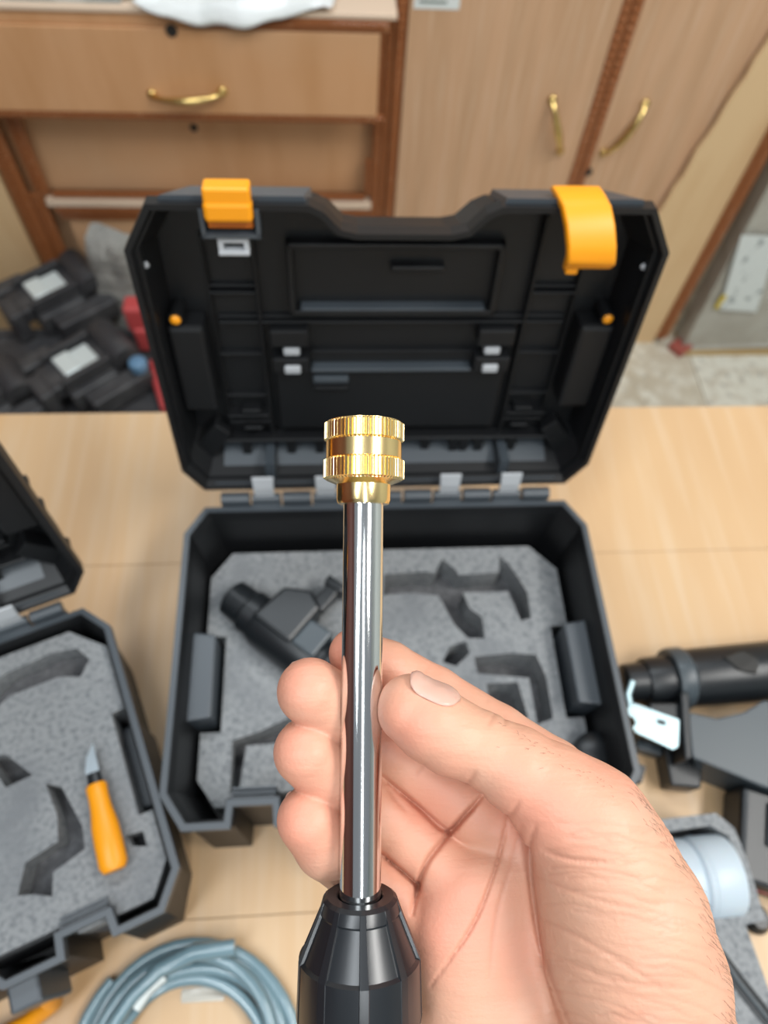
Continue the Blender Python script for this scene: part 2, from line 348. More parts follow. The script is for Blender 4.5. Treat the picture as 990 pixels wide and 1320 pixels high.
# ------------------------------------------------------------------ things on the floor, left
def bracket(name, cpx, cz, rz, sc, label):
    c = on_z(*cpx, cz); r = empty(name, (c[0], c[1], cz - .072 * sc), rz); tag(r, label, 'bracket', 'black moulded brackets on the floor')
    b = MB(); s_ = sc
    b.box(-.075 * s_, .075 * s_, -.035 * s_, .035 * s_, .03 * s_, .062 * s_); b.box(-.05 * s_, .05 * s_, -.062 * s_, .062 * s_, 0, .05 * s_)
    b.box(.055 * s_, .10 * s_, -.05 * s_, .05 * s_, .0, .058 * s_); b.box(-.10 * s_, -.07 * s_, -.045 * s_, .02 * s_, 0, .07 * s_)
    b.box(-.03 * s_, .10 * s_, -.10 * s_, -.060 * s_, 0, .046 * s_); b.box(-.09 * s_, -.02 * s_, .05 * s_, .085 * s_, 0, .055 * s_)
    b.build('body', brk_m, r, bevel=.005 * s_)
    b = MB(); b.lathe([(.028 * s_, -.05 * s_), (.03 * s_, -.045 * s_), (.03 * s_, .045 * s_), (.028 * s_, .05 * s_)], 20, Matrix.Translation((.078 * s_, 0, .055 * s_)) @ Matrix.Rotation(math.pi / 2, 4, 'X'))
    b.build('roller', brk_m, r, smooth=40)
    b = MB(); b.box(-.036 * s_, .036 * s_, -.028 * s_, .028 * s_, .062 * s_, .068 * s_); b.box(-.036 * s_, -.002 * s_, -.028 * s_, .028 * s_, .068 * s_, .074 * s_)
    b.build('clip', clip_m, r, bevel=.003 * s_)
    for q in (-1, 1): MB().box(-.05 * s_, .05 * s_, q * .04 * s_ - .006 * s_, q * .04 * s_ + .006 * s_, .05 * s_, .08 * s_).build('rib', brk_m, r, bevel=.002)
    return r
bracket('plastic_bracket', (58, 366), .265, math.radians(38), .98, 'black moulded bracket with a bright silver clip, nearest the beaded post')
bracket('plastic_bracket', (97, 462), .265, math.radians(40), .98, 'black moulded bracket with a silver clip, nearest the bench edge')
bracket('plastic_bracket', (-38, 505), .262, math.radians(36), .90, 'black moulded bracket cut off by the left side of the picture')
# crate below so the brackets rest on something real
cr = tag(empty('black_crate'), 'black crate of dark plastic under the silver-clipped brackets', 'crate')
MB().box(-.95, -.31, .76, 1.075, 0, .19).build('base', brk_m, cr, bevel=.004)
for q in range(5): MB().box(-.93 + q * .13, -.83 + q * .13, .752, .76, .03, .17).build('panel', brk_m, cr, bevel=.002)
MB().box(-.95, -.31, 1.062, 1.078, .188, .196).build('lip', brk_m, cr)
# grey bag
c = on_z(168, 395, .10)
rows = []
for i in range(13):
    t = i / 12; row = []
    for j in range(28):
        q = 2 * math.pi * j / 28; rr = (.070 + .010 * math.sin(3 * q + 5 * t) + .006 * math.sin(7 * q - 9 * t)) * (1 - .35 * t ** 3) * (.86 + .14 * math.sin(math.pi * min(1, t * 1.6)))
        row.append((rr * math.cos(q) * 1.1, rr * math.sin(q) * .6, t * .36 - (0.02 * math.sin(q * 2) * t)))
    rows.append(row)
b = MB(); b.loft(rows); tag(b.build('cloth_bag', bag_m, loc=(-.415, 1.158, 0), smooth=80), 'upright grey cloth bag in front of the chest, left of the open case lid', 'bag')
c = on_z(190, 428, .225); b = MB(); b.box(-.028, .035, -.02, .02, -.03, .03); b.box(-.02, .03, -.026, .02, -.08, -.02)
tag(b.build('red_block', red_m, loc=(c[0], c[1], .275), bevel=.006), 'small red plastic block beside the grey cloth bag', 'block')
c = on_z(205, 490, .21); b = MB(); b.tube([(-.014, .045, .0), (.0, 0, .003), (.02, -.07, .0)], [.012, .014, .011], 12)
tag(b.build('red_tool', red_m, loc=(c[0], c[1], .207), smooth=50), 'red plastic tool grip lying on the black crate beside the open case lid', 'tool')
c = on_z(177, 467, .26); kb = tag(empty('blue_valve', (c[0], c[1], .19)), 'small blue knob on a thin blue stem beside the brackets', 'valve')
MB().lathe([(.006, 0), (.013, .0), (.013, .02), (.007, .03), (.007, .05)], 16).build('stem', blue_m, kb, smooth=40)
MB().lathe([(.008, .05), (.016, .053), (.018, .062), (.016, .072), (.008, .076)], 20).build('knob', blue_m, kb, smooth=50)

# wrapped package, right
pk = empty('wrapped_package', (1.08, 1.20, 0), 0); tag(pk, 'flat grey package in clear wrap with a white printed label, standing right of the wardrobe', 'package')
rows = []
for (y_, ins) in ((-.012, .008), (-.02, .0), (.04, .0), (.048, .008)):
    rows.append([(x, y_ + .10 * zz, zz) for x, zz in ((-.205 + ins, 0.004 + ins), (.40 - ins, 0.03 + ins), (.40 - ins, .62 - ins), (-.195 + ins, .60 - ins))])
b = MB(); b.loft(rows); b.build('pack', film_m, pk, bevel=.004)
lq = [on_y(*p, 1.20 - .024) for p in ((930, 405), (978, 408), (1010, 320), (962, 318))]
MB().loft([[(p[0] - 1.08, -.0225 + .10 * p[2], p[2]) for p in lq], [(p[0] - 1.08, -.0205 + .10 * p[2], p[2]) for p in lq]]).build('label', label_m, pk)
yq = on_y(930, 395, 1.18); MB().box(yq[0] - 1.085, yq[0] - 1.072, -.0225 + .1 * yq[2], -.0205 + .1 * yq[2] , yq[2] - .02, yq[2] + .02).build('tape_mark', mat('yellow_mark', (.6, .45, .05), .5), pk)
MB().box(-.205, .40, -.03, .05, 0, .006).build('cardboard_edge', mat('cardboard', (.42, .29, .13), .8), pk)
c = on_z(877, 447, 0.01); tag(MB().box(-.022, .022, -.02, .02, 0, .018, rz=.6).build('red_chip', mat('dull_red', (.33, .08, .06), .6), loc=(c[0], c[1], 0), bevel=.002), 'small dull red wooden chip on the floor at the foot of the wrapped package', 'chip')

# ------------------------------------------------------------------ carrying cases
HX, RY0, RY1, CH = .154, -.1135, .113, .09
def front_profile():
    """front edge from left to right: latch notches and the shallow handle bay"""
    y = RY0
    return [(-.1395, y), (-.1115, y), (-.1105, y + .013), (-.0835, y + .013), (-.0825, y), (-.050, y), (-.046, y + .006), (.046, y + .006), (.050, y), (.0825, y), (.0835, y + .013), (.1105, y + .013), (.1115, y), (.1395, y)]
BASE = front_profile() + [(HX, RY0 + .0205), (HX, RY1 - .0215), (.1405, RY1), (-.1405, RY1), (-HX, RY1 - .0215), (-HX, RY0 + .0205)]
def scaled(poly, sx, sy): return [(x * sx, y * sy) for x, y in poly]
def make_case(label, foam_z, lid_deg=80):
    cs = empty('tool_case', (0, 0, 0)); tag(cs, label, 'case', 'open black carrying cases')
    b = MB(); o0 = [(x, y if y > -.09 else y * 1.075) for x, y in scaled(BASE, .955, .965)]; o1 = scaled(BASE, .985, .982); rimo = BASE; i0 = inset(BASE, .0035); i0b = inset(scaled(BASE, .985, .982), .0035); i1 = inset(scaled(BASE, .93, .925), .003)
    R3 = lambda p, z_: [(x, y, z_) for x, y in p]
    b.loft([R3(o0, 0), R3(o1, CH - .012), R3(rimo, CH - .010), R3(rimo, CH), R3(i0, CH), R3(i0b, CH - .008), R3(i1, .006)])
    b.build('base', blk, cs)
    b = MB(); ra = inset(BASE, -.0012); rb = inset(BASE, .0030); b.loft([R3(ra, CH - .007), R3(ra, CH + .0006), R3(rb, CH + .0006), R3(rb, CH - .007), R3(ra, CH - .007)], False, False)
    b.build('rim', blk_sheen, cs)
    for sx in (-1, 1):                                           # side pockets standing inside the walls
        MB().prism([(sx * .151, -.043), (sx * .1305, -.040), (sx * .1305, .020), (sx * .151, .023)], .008, foam_z - .022 if foam_z > .06 else foam_z + .022).build('side_pocket', blk_sheen, cs, bevel=.0018)
    # ribs behind the latch notches
    for sx in (-1, 1):
        for q in range(3): MB().box(sx * .097 - .014, sx * .097 + .014, RY0 + .0165 + q * .0030, RY0 + .018 + q * .0030, .02, CH - .002 - q * .002).build('latch_rib', blk_sheen, cs)
    # handle on the front
    hd = empty('handle', (0, RY0, .045), 0, cs)
    for sx in (-1, 1): MB().box(sx * .056 - .009, sx * .056 + .009, -.016, .004, -.018, .035).build('handle_bracket', blk_sheen, hd, bevel=.002)
    MB().tube([(-.056, -.010, .005), (-.052, -.016, -.018), (-.03, -.020, -.034), (.03, -.020, -.034), (.052, -.016, -.018), (.056, -.010, .005)], .0062, 10).build('grip', orange_m, hd, smooth=50)
    # hinge line
    hz = CH + .002; hy = RY1 + .0075
    hb = MB()
    for k_ in range(11):
        x = -.118 + k_ * .0236
        hb.tube([(x - .0108, hy, hz), (x + .0108, hy, hz)], .0042 if k_ % 2 else .0052, 10)
        hb.box(x - .0112, x + .0112, RY1 - .001, hy, CH - .010, CH + .0005 if k_ % 2 else CH - .003)
    hb.build('hinge_barrel', blk_sheen, cs, bevel=.0006)
    # lid, frame: x, w away from the hinge, n towards the inside
    lid_angle = math.radians(lid_deg)
    ld = link(bpy.data.objects.new('lid', None)); ld.parent = cs; ld.location = (0, RY1 + .0095, CH + .002); ld.rotation_euler = (lid_angle, 0, 0)
    w1 = .2345
    LID = [(-.1405, .008), (.1405, .008), (HX, .030), (HX, .208), (.1375, w1), (.052, w1), (.044, w1 - .004), (.035, .2205), (.026, .2185), (-.026, .2185), (-.035, .2205), (-.044, w1 - .004), (-.052, w1), (-.1375, w1), (-HX, .208), (-HX, .030)]
    cen = lambda p, s1, s2: [(x * s1, .121 + (y - .121) * s2) for x, y in p]
    dp = .040
    b = MB(); lo = [(x, y, -dp) for x, y in cen(LID, .955, .885)]; l1 = [(x, y, -.010) for x, y in cen(LID, .988, .965)]; l2 = [(x, y, -.009) for x, y in LID]; l3 = [(x, y, 0) for x, y in LID]
    l4 = [(x, y, 0) for x, y in inset(LID, .0034)]; l5 = [(x, y, -dp + .004) for x, y in inset(cen(LID, .95, .88), .003)]
    b.loft([lo, l1, l2, l3, l4, l5]); b.build('lid_shell', blk, ld)
    # second, inner step of the rim and the top skin seen from above
    b = MB(); ra = inset(LID, .0036); rb = inset(LID, .0066); z2 = lambda p, z_: [(x, y, z_) for x, y in p]
    b.loft([z2(ra, -.010), z2(ra, -.006), z2(rb, -.006), z2(rb, -.012), z2(ra, -.010)], False, False); b.build('seal_lip', blk, ld)
    for sx in (-1, 1):                                           # raised latch bosses on the lid end
        xa, xb = (.052, .133) if sx > 0 else (-.133, -.052); sh_ = .94
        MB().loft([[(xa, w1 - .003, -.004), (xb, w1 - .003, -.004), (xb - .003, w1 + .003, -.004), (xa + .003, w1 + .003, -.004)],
                   [(xa * sh_ + .002, .212, -.0405), (xb * sh_, .212, -.0405), (xb * sh_ - .003, .2245, -.0405), (xa * sh_ + .005, .2245, -.0405)]]).build('latch_boss', blk_sheen, ld)
    # inside relief on the lid floor (n from -0.036 up)
    nf = -.0365
    def relief(name, x0, x1, y0, y1, h, m=blk, bev=.0012): return MB().box(x0, x1, y0, y1, nf, nf + h).build(name, m, ld, bevel=bev)
    for sx in (-1, 1):
        X = sorted((sx * .1225, sx * .146))
        relief('side_pocket', X[0], X[1], .074, .145, .020, bev=.003)
        MB().lathe([(.0032, 0), (.0034, .001), (.002, .0025)], 14, Matrix.Translation((sx * .139, .150, nf + .018))).build('rivet', orange_m, ld, smooth=50)
        MB().lathe([(.0045, -.018), (.0045, 0)], 14, Matrix.Translation((sx * .139, .150, nf + .018))).build('rivet_post', blk, ld, smooth=50)
        for yy, hh in ((.112, .006), (.075, .006), (.060, .012), (.053, .010), (.160, .006), (.164, .004)):
            X = sorted((sx * .088, sx * .118)); relief('rib', X[0], X[1], yy, yy + .0016, hh)
        for yy in (.063, .046): 
            X = sorted((sx * .094, sx * .108)); relief('rib', X[0], X[1], yy, yy + .003, .011)
        X = sorted((sx * .0865, sx * .089)); relief('rib', X[0], X[1], .03, .215, .008)
        X = sorted((sx * .117, sx * .1185)); relief('rib', X[0], X[1], .06, .20, .006)
        # document clip hinges
        X = sorted((sx * .057, sx * .082)); relief('clip_hinge', X[0], X[1], .124, .137, .013); relief('clip_hinge', X[0], X[1], .102, .114, .013)
        X = sorted((sx * .063, sx * .074)); relief('hinge_pin', X[0], X[1], .116, .122, .012, blk_grey); relief('hinge_pin', X[0], X[1], .103, .109, .0155, blk_grey)
        # corner stiffeners
        MB().prism([(sx * .150, .028), (sx * .138, .014), (sx * .118, .045), (sx * .128, .055)], nf, nf + .014).build('corner_rib', blk, ld, bevel=.001)
        for yy in (.075, .10, .16, .19): MB().box(sx * .1485 - .0012, sx * .1485 + .0012, yy, yy + .004, nf, -.012).build('wall_rib', blk, ld)
        MB().lathe([(.0022, 0), (.0015, .0015)], 10, Matrix.Translation((sx * .1475, .192, -.012))).build('pin', blk_grey, ld)
    for yy, hh in ((.1385, .007), (.141, .004)): relief('rib', -.115, .115, yy, yy + .0016, hh)
    relief('compartment_flap', -.0815, .0815, .043, .100, .007, bev=.002)
    relief('flap_edge', -.056, .056, .1005, .1035, .011, blk_sheen); relief('flap_edge', -.056, .056, .113, .1145, .005)
    MB().prism([(-.060, .104), (.060, .104), (.060, .113), (-.060, .113)], nf, nf + .003).build('flap_edge', blk, ld)
    relief('catch', -.055, -.030, .0905, .096, .011, blk_sheen); relief('catch', -.055, -.030, .083, .087, .010)
    fr = MB()                                                    # framed recess under the handle cut-out
    for x0, x1, y0, y1 in ((-.068, .066, .145, .149), (-.068, -.064, .145, .196), (.062, .066, .145, .196), (-.068, .066, .192, .196)): fr.box(x0, x1, y0, y1, nf, nf + .008)
    fr.build('recess_frame', blk, ld, bevel=.001); relief('recess_edge', -.061, .059, .1495, .1515, .009, blk_sheen); relief('catch', -.004, .030, .176, .180, .006)
    # wall towards the hinge: teeth and seam blocks
    relief('rib', -.125, .125, .036, .0385, .014); 
    for x in (-.108, -.074, -.052, -.030, .005, .030, .052, .060, .072, .098): MB().prism([(x - .003, .022), (x + .003, .022), (x + .004, .036), (x - .004, .036)], nf, nf + .012 if abs(x) > .04 else nf + .010).build('tooth', blk, ld)
    for xa, xb in ((-.126, -.095), (-.085, .085), (.095, .126)):
        MB().loft([[(xa, .0125, -.010), (xb, .0125, -.010), (xb, .0240, -.036), (xa, .0240, -.036)], [(xa, .0145, -.010), (xb, .0145, -.010), (xb, .0262, -.036), (xa, .0262, -.036)]]).build('wall_sheen', blk_sheen, ld)  # strips added so the hinge wall carries its bluish sheen as colour
    for x in (-.090, .090): MB().box(x - .0035, x + .0035, .0125, .03, nf, -.006).build('seam_block', blk_sheen, ld)
    for q in range(3): MB().box(-.132, .132, .0115 + q * .0012, .0128 + q * .0012, -.004 - q * .004, -.0025 - q * .004).build('step', blk_sheen, ld)
    for x in (-.0955, -.048, .0135 + .0345, .0955): # hinge straps lapping over the rim
        s_ = MB(); s_.loft([[(x - hw, yy, n_) for hw, yy, n_ in ((.0075, .002, .003), (.0075, .012, .0035), (.008, .022, .002), (.008, .0225, .0005), (.0075, .012, .0015), (.0075, .002, .001))], [(x + hw, yy, n_) for hw, yy, n_ in ((.0075, .002, .003), (.0075, .012, .0035), (.008, .022, .002), (.008, .0225, .0005), (.0075, .012, .0015), (.0075, .002, .001))]]).build('hinge_strap', blk_grey, ld)
    # latches
    lx = -.0945
    lt = empty('latch', (lx, w1 - .002, -.004), 0, ld)
    MB().prism([(-.0122, .0), (.0122, .0), (.0122, .0125), (-.0122, .0125)], -.004, .008).build('latch_tab', orange_m, lt, bevel=.0015)
    MB().box(-.0128, .0128, -.006, .0055, .000, .009).build('latch_tab', orange_m, lt, bevel=.0025)
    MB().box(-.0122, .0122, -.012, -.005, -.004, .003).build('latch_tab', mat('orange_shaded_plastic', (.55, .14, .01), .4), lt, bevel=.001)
    f_ = MB(); f_.box(-.0158, -.0135, -.016, .0, -.006, .005); f_.box(.0135, .0158, -.016, .0, -.006, .005); f_.box(-.0158, .0158, -.0165, -.0142, -.006, .005); f_.build('latch_frame', blk_sheen, lt)
    f_ = MB(); f_.box(-.0085, .0085, -.0205, -.0170, -.004, .003); f_.box(-.0085, -.0055, -.0260, -.020, -.004, .003); f_.box(.0055, .0085, -.0260, -.020, -.004, .003); f_.box(-.0085, .0085, -.0275, -.0250, -.003, .004); f_.build('latch_keeper', blk_grey, lt, bevel=.0005)
    lx = .0965
    lt = empty('latch', (lx, w1 - .003, -.004), 0, ld)           # this one has flopped forward
    rows = []
    for yy, n_, sh in ((.0078, -.012, -.002), (.0084, -.002, -.0015), (.0066, .008, .0), (.000, .0155, .002), (-.009, .0210, .004), (-.016, .0235, .005), (-.0205, .0225, .006), (-.022, .018, .006)):
        rows.append([(sh - .0135, yy, n_), (sh + .0135, yy, n_)])
    g = MB(); t_ = .0055
    ring = []
    for (a_, b_), (yy, n_) in zip(rows, [(r_[0][1], r_[0][2]) for r_ in rows]): ring.append([a_, b_, (b_[0], b_[1] - t_ * .8, b_[2] - t_ * .7), (a_[0], a_[1] - t_ * .8, a_[2] - t_ * .7)])
    g.loft(ring); g.build('latch_tab', orange_m, lt, bevel=.0015, smooth=60)
    MB().box(-.006, .001, -.029, -.016, .010, .018).build('latch_hook', orange_m, lt, bevel=.001)
    return cs, ld
case1, lid1 = make_case('large open black carrying case with dark inside, standing behind the hand at picture centre', .045)
case1.location = (.0425, .1635, .75)
case2, lid2 = make_case('open black carrying case at the left, turned, with grey foam up to its rim', .082, 86)
case2.location = (-.272, .0505, .75); case2.rotation_euler = (0, 0, math.radians(21.5)); case2.scale = (1, .90, 1)

# ------------------------------------------------------------------ foam inserts
FO = inset(scaled(BASE, .955, .955), .008)
def foam_outline(pocket_x, ztop):
    return [(-.128, -.096), (-.086, -.096), (-.084, -.088), (.084, -.088), (.086, -.096), (.128, -.096), (.140, -.078), (.140, -.046), (pocket_x, -.046), (pocket_x, .026), (.140, .026), (.140, .075), (.120, .0965), (-.125, .0965), (-.141, .075), (-.141, .026), (-pocket_x, .026), (-pocket_x, -.046), (-.141, -.046), (-.141, -.078)]
f1 = empty('foam_insert', (.0425, .1635, .757)); tag(f1, 'grey foam insert with empty cut-outs lying in the centre case', 'foam')
h1 = [[(-.0026, .0745), (.030, .0760), (.0385, .0745), (.046, .087), (.056, .077), (.058, .072), (.092, .0735), (.0935, .088), (.100, .082), (.107, .068), (.1125, .055), (.112, .033), (.1035, .031), (.100, .045), (.0965, .0565), (.060, .0565), (.064, .043), (.073, .035), (.073, .0175), (.060, .018), (.050, .030), (.040, .0545), (.02, .0575), (-.0045, .0565)],
      [(.045, .012), (.058, .016), (.060, .006), (.048, -.004), (.038, 0)],
      [(.063, .003), (.090, .005), (.1115, .003), (.1165, -.015), (.1165, -.046), (.104, -.050), (.103, -.015), (.064, -.010)],
      [(.070, -.018), (.094, -.018), (.098, -.045), (.070, -.045)],
      [(-.118, -.052), (-.098, -.046), (-.075, -.036), (-.048, -.030), (-.048, -.048), (-.085, -.055), (-.108, -.056), (-.112, -.088), (-.118, -.088)],
      [(-.058, .015), (-.045, .020), (-.036, .0), (-.060, -.010)]]
plate_with_holes('foam_sheet', foam_outline(.1265, 0), h1, .009, .038, foam_m, f1)
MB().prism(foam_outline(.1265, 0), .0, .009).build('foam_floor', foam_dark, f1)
f2 = empty('foam_insert', (-.272, .0505, .757), math.radians(21.5)); f2.scale = (1.055, .965, 1); tag(f2, 'grey foam insert filling the left-hand case, under the orange-handled knife', 'foam')
h2 = [[(.045, .066), (.0766, .083), (.095, .0845), (.106, .0855), (.122, .082), (.128, .070), (.120, .060), (.107, .066), (.0766, .066), (.05, .052)],
      [(.0859, -.002), (.0943, -.0083), (.1005, -.0373), (.0990, -.0515), (.0800, -.0565), (.0769, -.0698), (.068, -.064), (.0595, -.0605), (.0668, -.0440), (.0860, -.0400), (.0885, -.024)],
      [(.122, -.054), (.132, -.056), (.132, -.066), (.124, -.062)], [(.0560, .032), (.068, .027), (.080, .0067), (.064, .006)],
      [(-.06, .07), (.02, .075), (.02, .04), (-.06, .03)], [(-.10, .0), (.02, .0), (.02, -.05), (-.10, -.05)]]
plate_with_holes('foam_sheet', foam_outline(.1320, 0), h2, .055, .075, foam_m, f2)
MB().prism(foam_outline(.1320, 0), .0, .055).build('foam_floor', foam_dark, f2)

# ------------------------------------------------------------------ spray head lying in the foam
a = on_z(303, 768, .815); c = on_z(432, 868, .815); dv = Vector(c - a); ang = math.atan2(dv.y, dv.x)
sh = empty('spray_gun', tuple(a[:2]) + (.806,), ang); tag(sh, 'matt black spray head lying in the centre case foam behind the fingertips', 'tool')
X = Matrix.Rotation(math.pi / 2, 4, 'Y')
MB().lathe([(.010, -.007), (.0145, -.004), (.0155, .012), (.0175, .014), (.0175, .024)], 28, X).build('nose_cap', tool_m, sh, smooth=40)
b = MB(); b.lathe([(.0185, .024), (.020, .030), (.020, .105), (.017, .112)], 28, X); b.build('barrel', tool_m, sh, smooth=40)
MB().prism([(.024, -.006), (.028, .026), (.046, .036), (.060, .030), (.060, -.006)], -.006, .022).build('housing', tool_m, sh, bevel=.003)
MB().prism([(.060, -.004), (.060, .018), (.080, .020), (.080, -.004)], .0, .0225).build('window', tool_grey, sh, bevel=.002)
for q in range(4): MB().lathe([(.0205, .082 + q * .006), (.0218, .083 + q * .006), (.0218, .0855 + q * .006), (.0205, .0865 + q * .006)], 28, X).build('ring', tool_m, sh, smooth=40)
b = MB(); b.box(.049, .060, .030, .052, .0, .011); b.box(.046, .063, .050, .057, -.003, .014); b.build('side_port', tool_m, sh, bevel=.0015)
# small dark cap near the right front corner of the case
c = on_z(765, 972, .80); b = MB(); b.lathe([(.012, 0), (.015, .002), (.015, .012), (.009, .016)], 20, Matrix.Translation((0, 0, -.012))); b.box(.008, .035, -.006, .006, -.010, .002, rz=-.5, c=(0, 0))
tag(b.build('dark_cap', tool_m, loc=(c[0], c[1], .805), smooth=40), 'small glossy black cap in the right front corner of the centre case', 'cap')

# ------------------------------------------------------------------ knife on the left foam
a = on_z(147, 1122, .842); c = on_z(112, 962, .842); dv = Vector(c - a); L = dv.length; ang = math.atan2(dv.y, dv.x)
kn = empty('craft_knife', tuple(a[:2]) + (.8405,), ang); tag(kn, 'small knife with an orange handle and short steel blade on the left foam', 'knife')
pts = [(0, 0, 0), (.004, 0, 0), (.020, 0, 0), (.030, 0, 0), (.042, 0, 0), (.050, 0, 0), (.058, 0, 0), (.060, 0, 0)]
s_ = L / .088
MB().tube([(p[0] * s_, 0, 0) for p in pts], [.0065, .0085, .0085, .0082, .0066, .0062, .0066, .0055], 16, flat=.8).build('handle', orange_m, kn, smooth=50)
MB().tube([(.059 * s_, 0, 0), (.068 * s_, 0, 0)], [.0048, .0042], 12, flat=.7).build('collar', tool_m, kn, smooth=50)
MB().prism([(.066 * s_, -.0036), (.066 * s_, .0022), (.070 * s_, .0046), (.080 * s_, .0022), (.089 * s_, -.0036)], -.0005, .0005).build('blade', blade_m, kn)

# ------------------------------------------------------------------ coil of hose
cx, cy = -.098, -.0795
pts = []
for k_ in range(5 * 40 + 16):
    q = 2 * math.pi * k_ / 40; turn = q / (2 * math.pi)
    rr = .0725 - .0255 * min(1, turn / 3.9) if turn < 4 else .047 + .014 * (turn - 4)
    rr += .0015 * math.sin(2 * q + turn * 2)
    zz = .7545 + .0045 * min(turn, 1.5) / 1.5 + .0015 * math.sin(q + turn * 3.1) + (.006 * min(1, (turn - 4) * 3) if turn > 4 else 0)
    pts.append((cx + rr * math.cos(q + 2.4), cy + rr * math.sin(q + 2.4), zz))
hc = tag(empty('hose_coil', (0, 0, 0)), 'coil of shiny blue-grey hose on the bench in front of the cases', 'hose')
MB().tube(pts, .0040, 12).build('hose', hose_m, hc, smooth=60)
e = [on_z(*p, .772) for p in ((140, 1330), (170, 1285), (205, 1250), (250, 1228), (303, 1221))]
MB().tube(e, [.0040, .0042, .0050, .0055, .0052], 12).build('hose_end', hose_m, hc, smooth=60)
e = [on_z(*p, .768) for p in ((175, 1300), (192, 1275), (212, 1258))]
MB().tube(e, .0032, 10).build('white_tie', sticker_m, hc, smooth=60)
c = on_z(262, 1282, .7505)
rows = [[(c[0] + .014 * (s1 / 6 - .5) * 2, c[1] + .004 * (t1 / 3 - .5) * 2, .7505 + .0022 * abs(math.sin(3 * s1 + 2 * t1))) for s1 in range(7)] for t1 in range(4)]
o = MB().grid(rows).build('film_scrap', mat('clear_scrap', (.75, .74, .68), .2, alpha=.55)); tag(o, 'tiny scrap of clear film inside the hose coil', 'scrap')
o.modifiers.new('s', 'SOLIDIFY').thickness = .0003

# ------------------------------------------------------------------ power tool at the right
a = on_z(812, 876, .785); c = on_z(990, 861, .785); dv = Vector(c - a); ang = math.atan2(dv.y, dv.x)
pt = empty('power_tool', (a[0], a[1], .776), ang); tag(pt, 'black power tool with a silver plate lying on the bench right of the centre case', 'tool')
k_ = (Vector(c - a).length) / 178.0                              # metres per picture pixel along it
q_ = lambda px: (px - 812) * k_
b = MB(); b.lathe([(.010, q_(806)), (.0145, q_(810)), (.0155, q_(834))], 28, X); b.build('nose', tool_m, pt, smooth=35)
MB().lathe([(.0175, q_(834)), (.0185, q_(838)), (.019, q_(866)), (.0175, q_(868))], 28, X).build('collar', tool_m, pt, smooth=35)
MB().lathe([(.0235, q_(866)), (.0245, q_(870)), (.0245, q_(884)), (.0225, q_(888))], 32, X).build('ring', tool_grey, pt, smooth=35)
MB().lathe([(.0215, q_(886)), (.0225, q_(892)), (.0235, q_(990)), (.025, q_(1080)), (.022, q_(1100))], 32, X).build('grip', tool_m, pt, smooth=35)
m_ = MB(); m_.loft([[(q_(925), .008, .0205), (q_(938), -.004, .0222), (q_(958), -.008, .0215), (q_(966), .004, .0232), (q_(950), .012, .0205)], [(q_(925), .008, .024), (q_(938), -.004, .0255), (q_(958), -.008, .0255), (q_(966), .004, .0265), (q_(950), .012, .0245)]])
m_.build('trigger', hole_m, pt, bevel=.0015)
def seg(px, py, zz): p = on_z(px, py, zz); return (p[0], p[1])
hs = empty('motor_housing', (0, 0, 0)); hs.parent = pt; hs.matrix_parent_inverse = Matrix.Identity(4)
inv = Matrix.Translation((a[0], a[1], .776)) @ Matrix.Rotation(ang, 4, 'Z'); inv = inv.inverted()
def wm(bm_): bm_.v = [tuple(inv @ Vector(p)) for p in bm_.v]; return bm_
top = [seg(*p, .792) for p in ((888, 920), (925, 928), (960, 920), (985, 905), (1050, 915), (1050, 1030), (985, 1012), (895, 975))]
bot = [seg(*p, .7515) for p in ((892, 950), (930, 955), (965, 950), (990, 935), (1050, 940), (1040, 1052), (985, 1040), (900, 1006))]
b = MB(); b.loft([[(x, y, .7505) for x, y in bot], [(x, y, .788) for x, y in top], [(x, y, .792) for x, y in inset(top, -.002 if False else .002)]])
wm(b).build('housing', tool_grey, hs, bevel=.002)
fl_ = [seg(*p, .796) for p in ((878, 892), (889, 892), (893, 978), (884, 980))]
b = MB(); b.prism(fl_, .752, .796); wm(b).build('flange', tool_m, hs, bevel=.0015)
b = MB(); b.prism([seg(*p, .752) for p in ((843, 968), (893, 972), (890, 1022), (852, 1018))], .7505, .772); wm(b).build('foot', tool_m, hs, bevel=.002)
pl = [seg(*p, .792) for p in ((809, 908), (815, 906), (876, 928), (874, 962), (868, 966), (820, 944), (816, 938), (820, 932), (817, 925), (811, 922))]
b = MB(); hole = [seg(*p, .792) for p in ((846, 926), (858, 929), (859, 936), (847, 933))]
sp = plate_with_holes('metal_plate', [tuple((inv @ Vector((x, y, .792)))[:2]) for x, y in pl], [[tuple((inv @ Vector((x, y, .792)))[:2]) for x, y in hole]], .0145, .0160, steel_m, pt)
b = MB(); b.tube([P_ for P_ in (tuple(on_z(813, 910, .792)), tuple(on_z(810, 895, .795)), tuple(on_z(816, 878, .797)))], .0025, 8, flat=.6); wm(b).build('metal_arm', steel_m, pt, smooth=50)
b = MB(); b.prism([seg(*p, .79) for p in ((838, 905), (880, 905), (880, 960), (838, 945))], .752, .790); wm(b).build('gear_block', tool_m, hs, bevel=.002)
b = MB(); b.prism([seg(*p, .755) for p in ((815, 955), (850, 965), (848, 978), (815, 968))], .7505, .765); wm(b).build('guard', tool_grey, hs, bevel=.002)
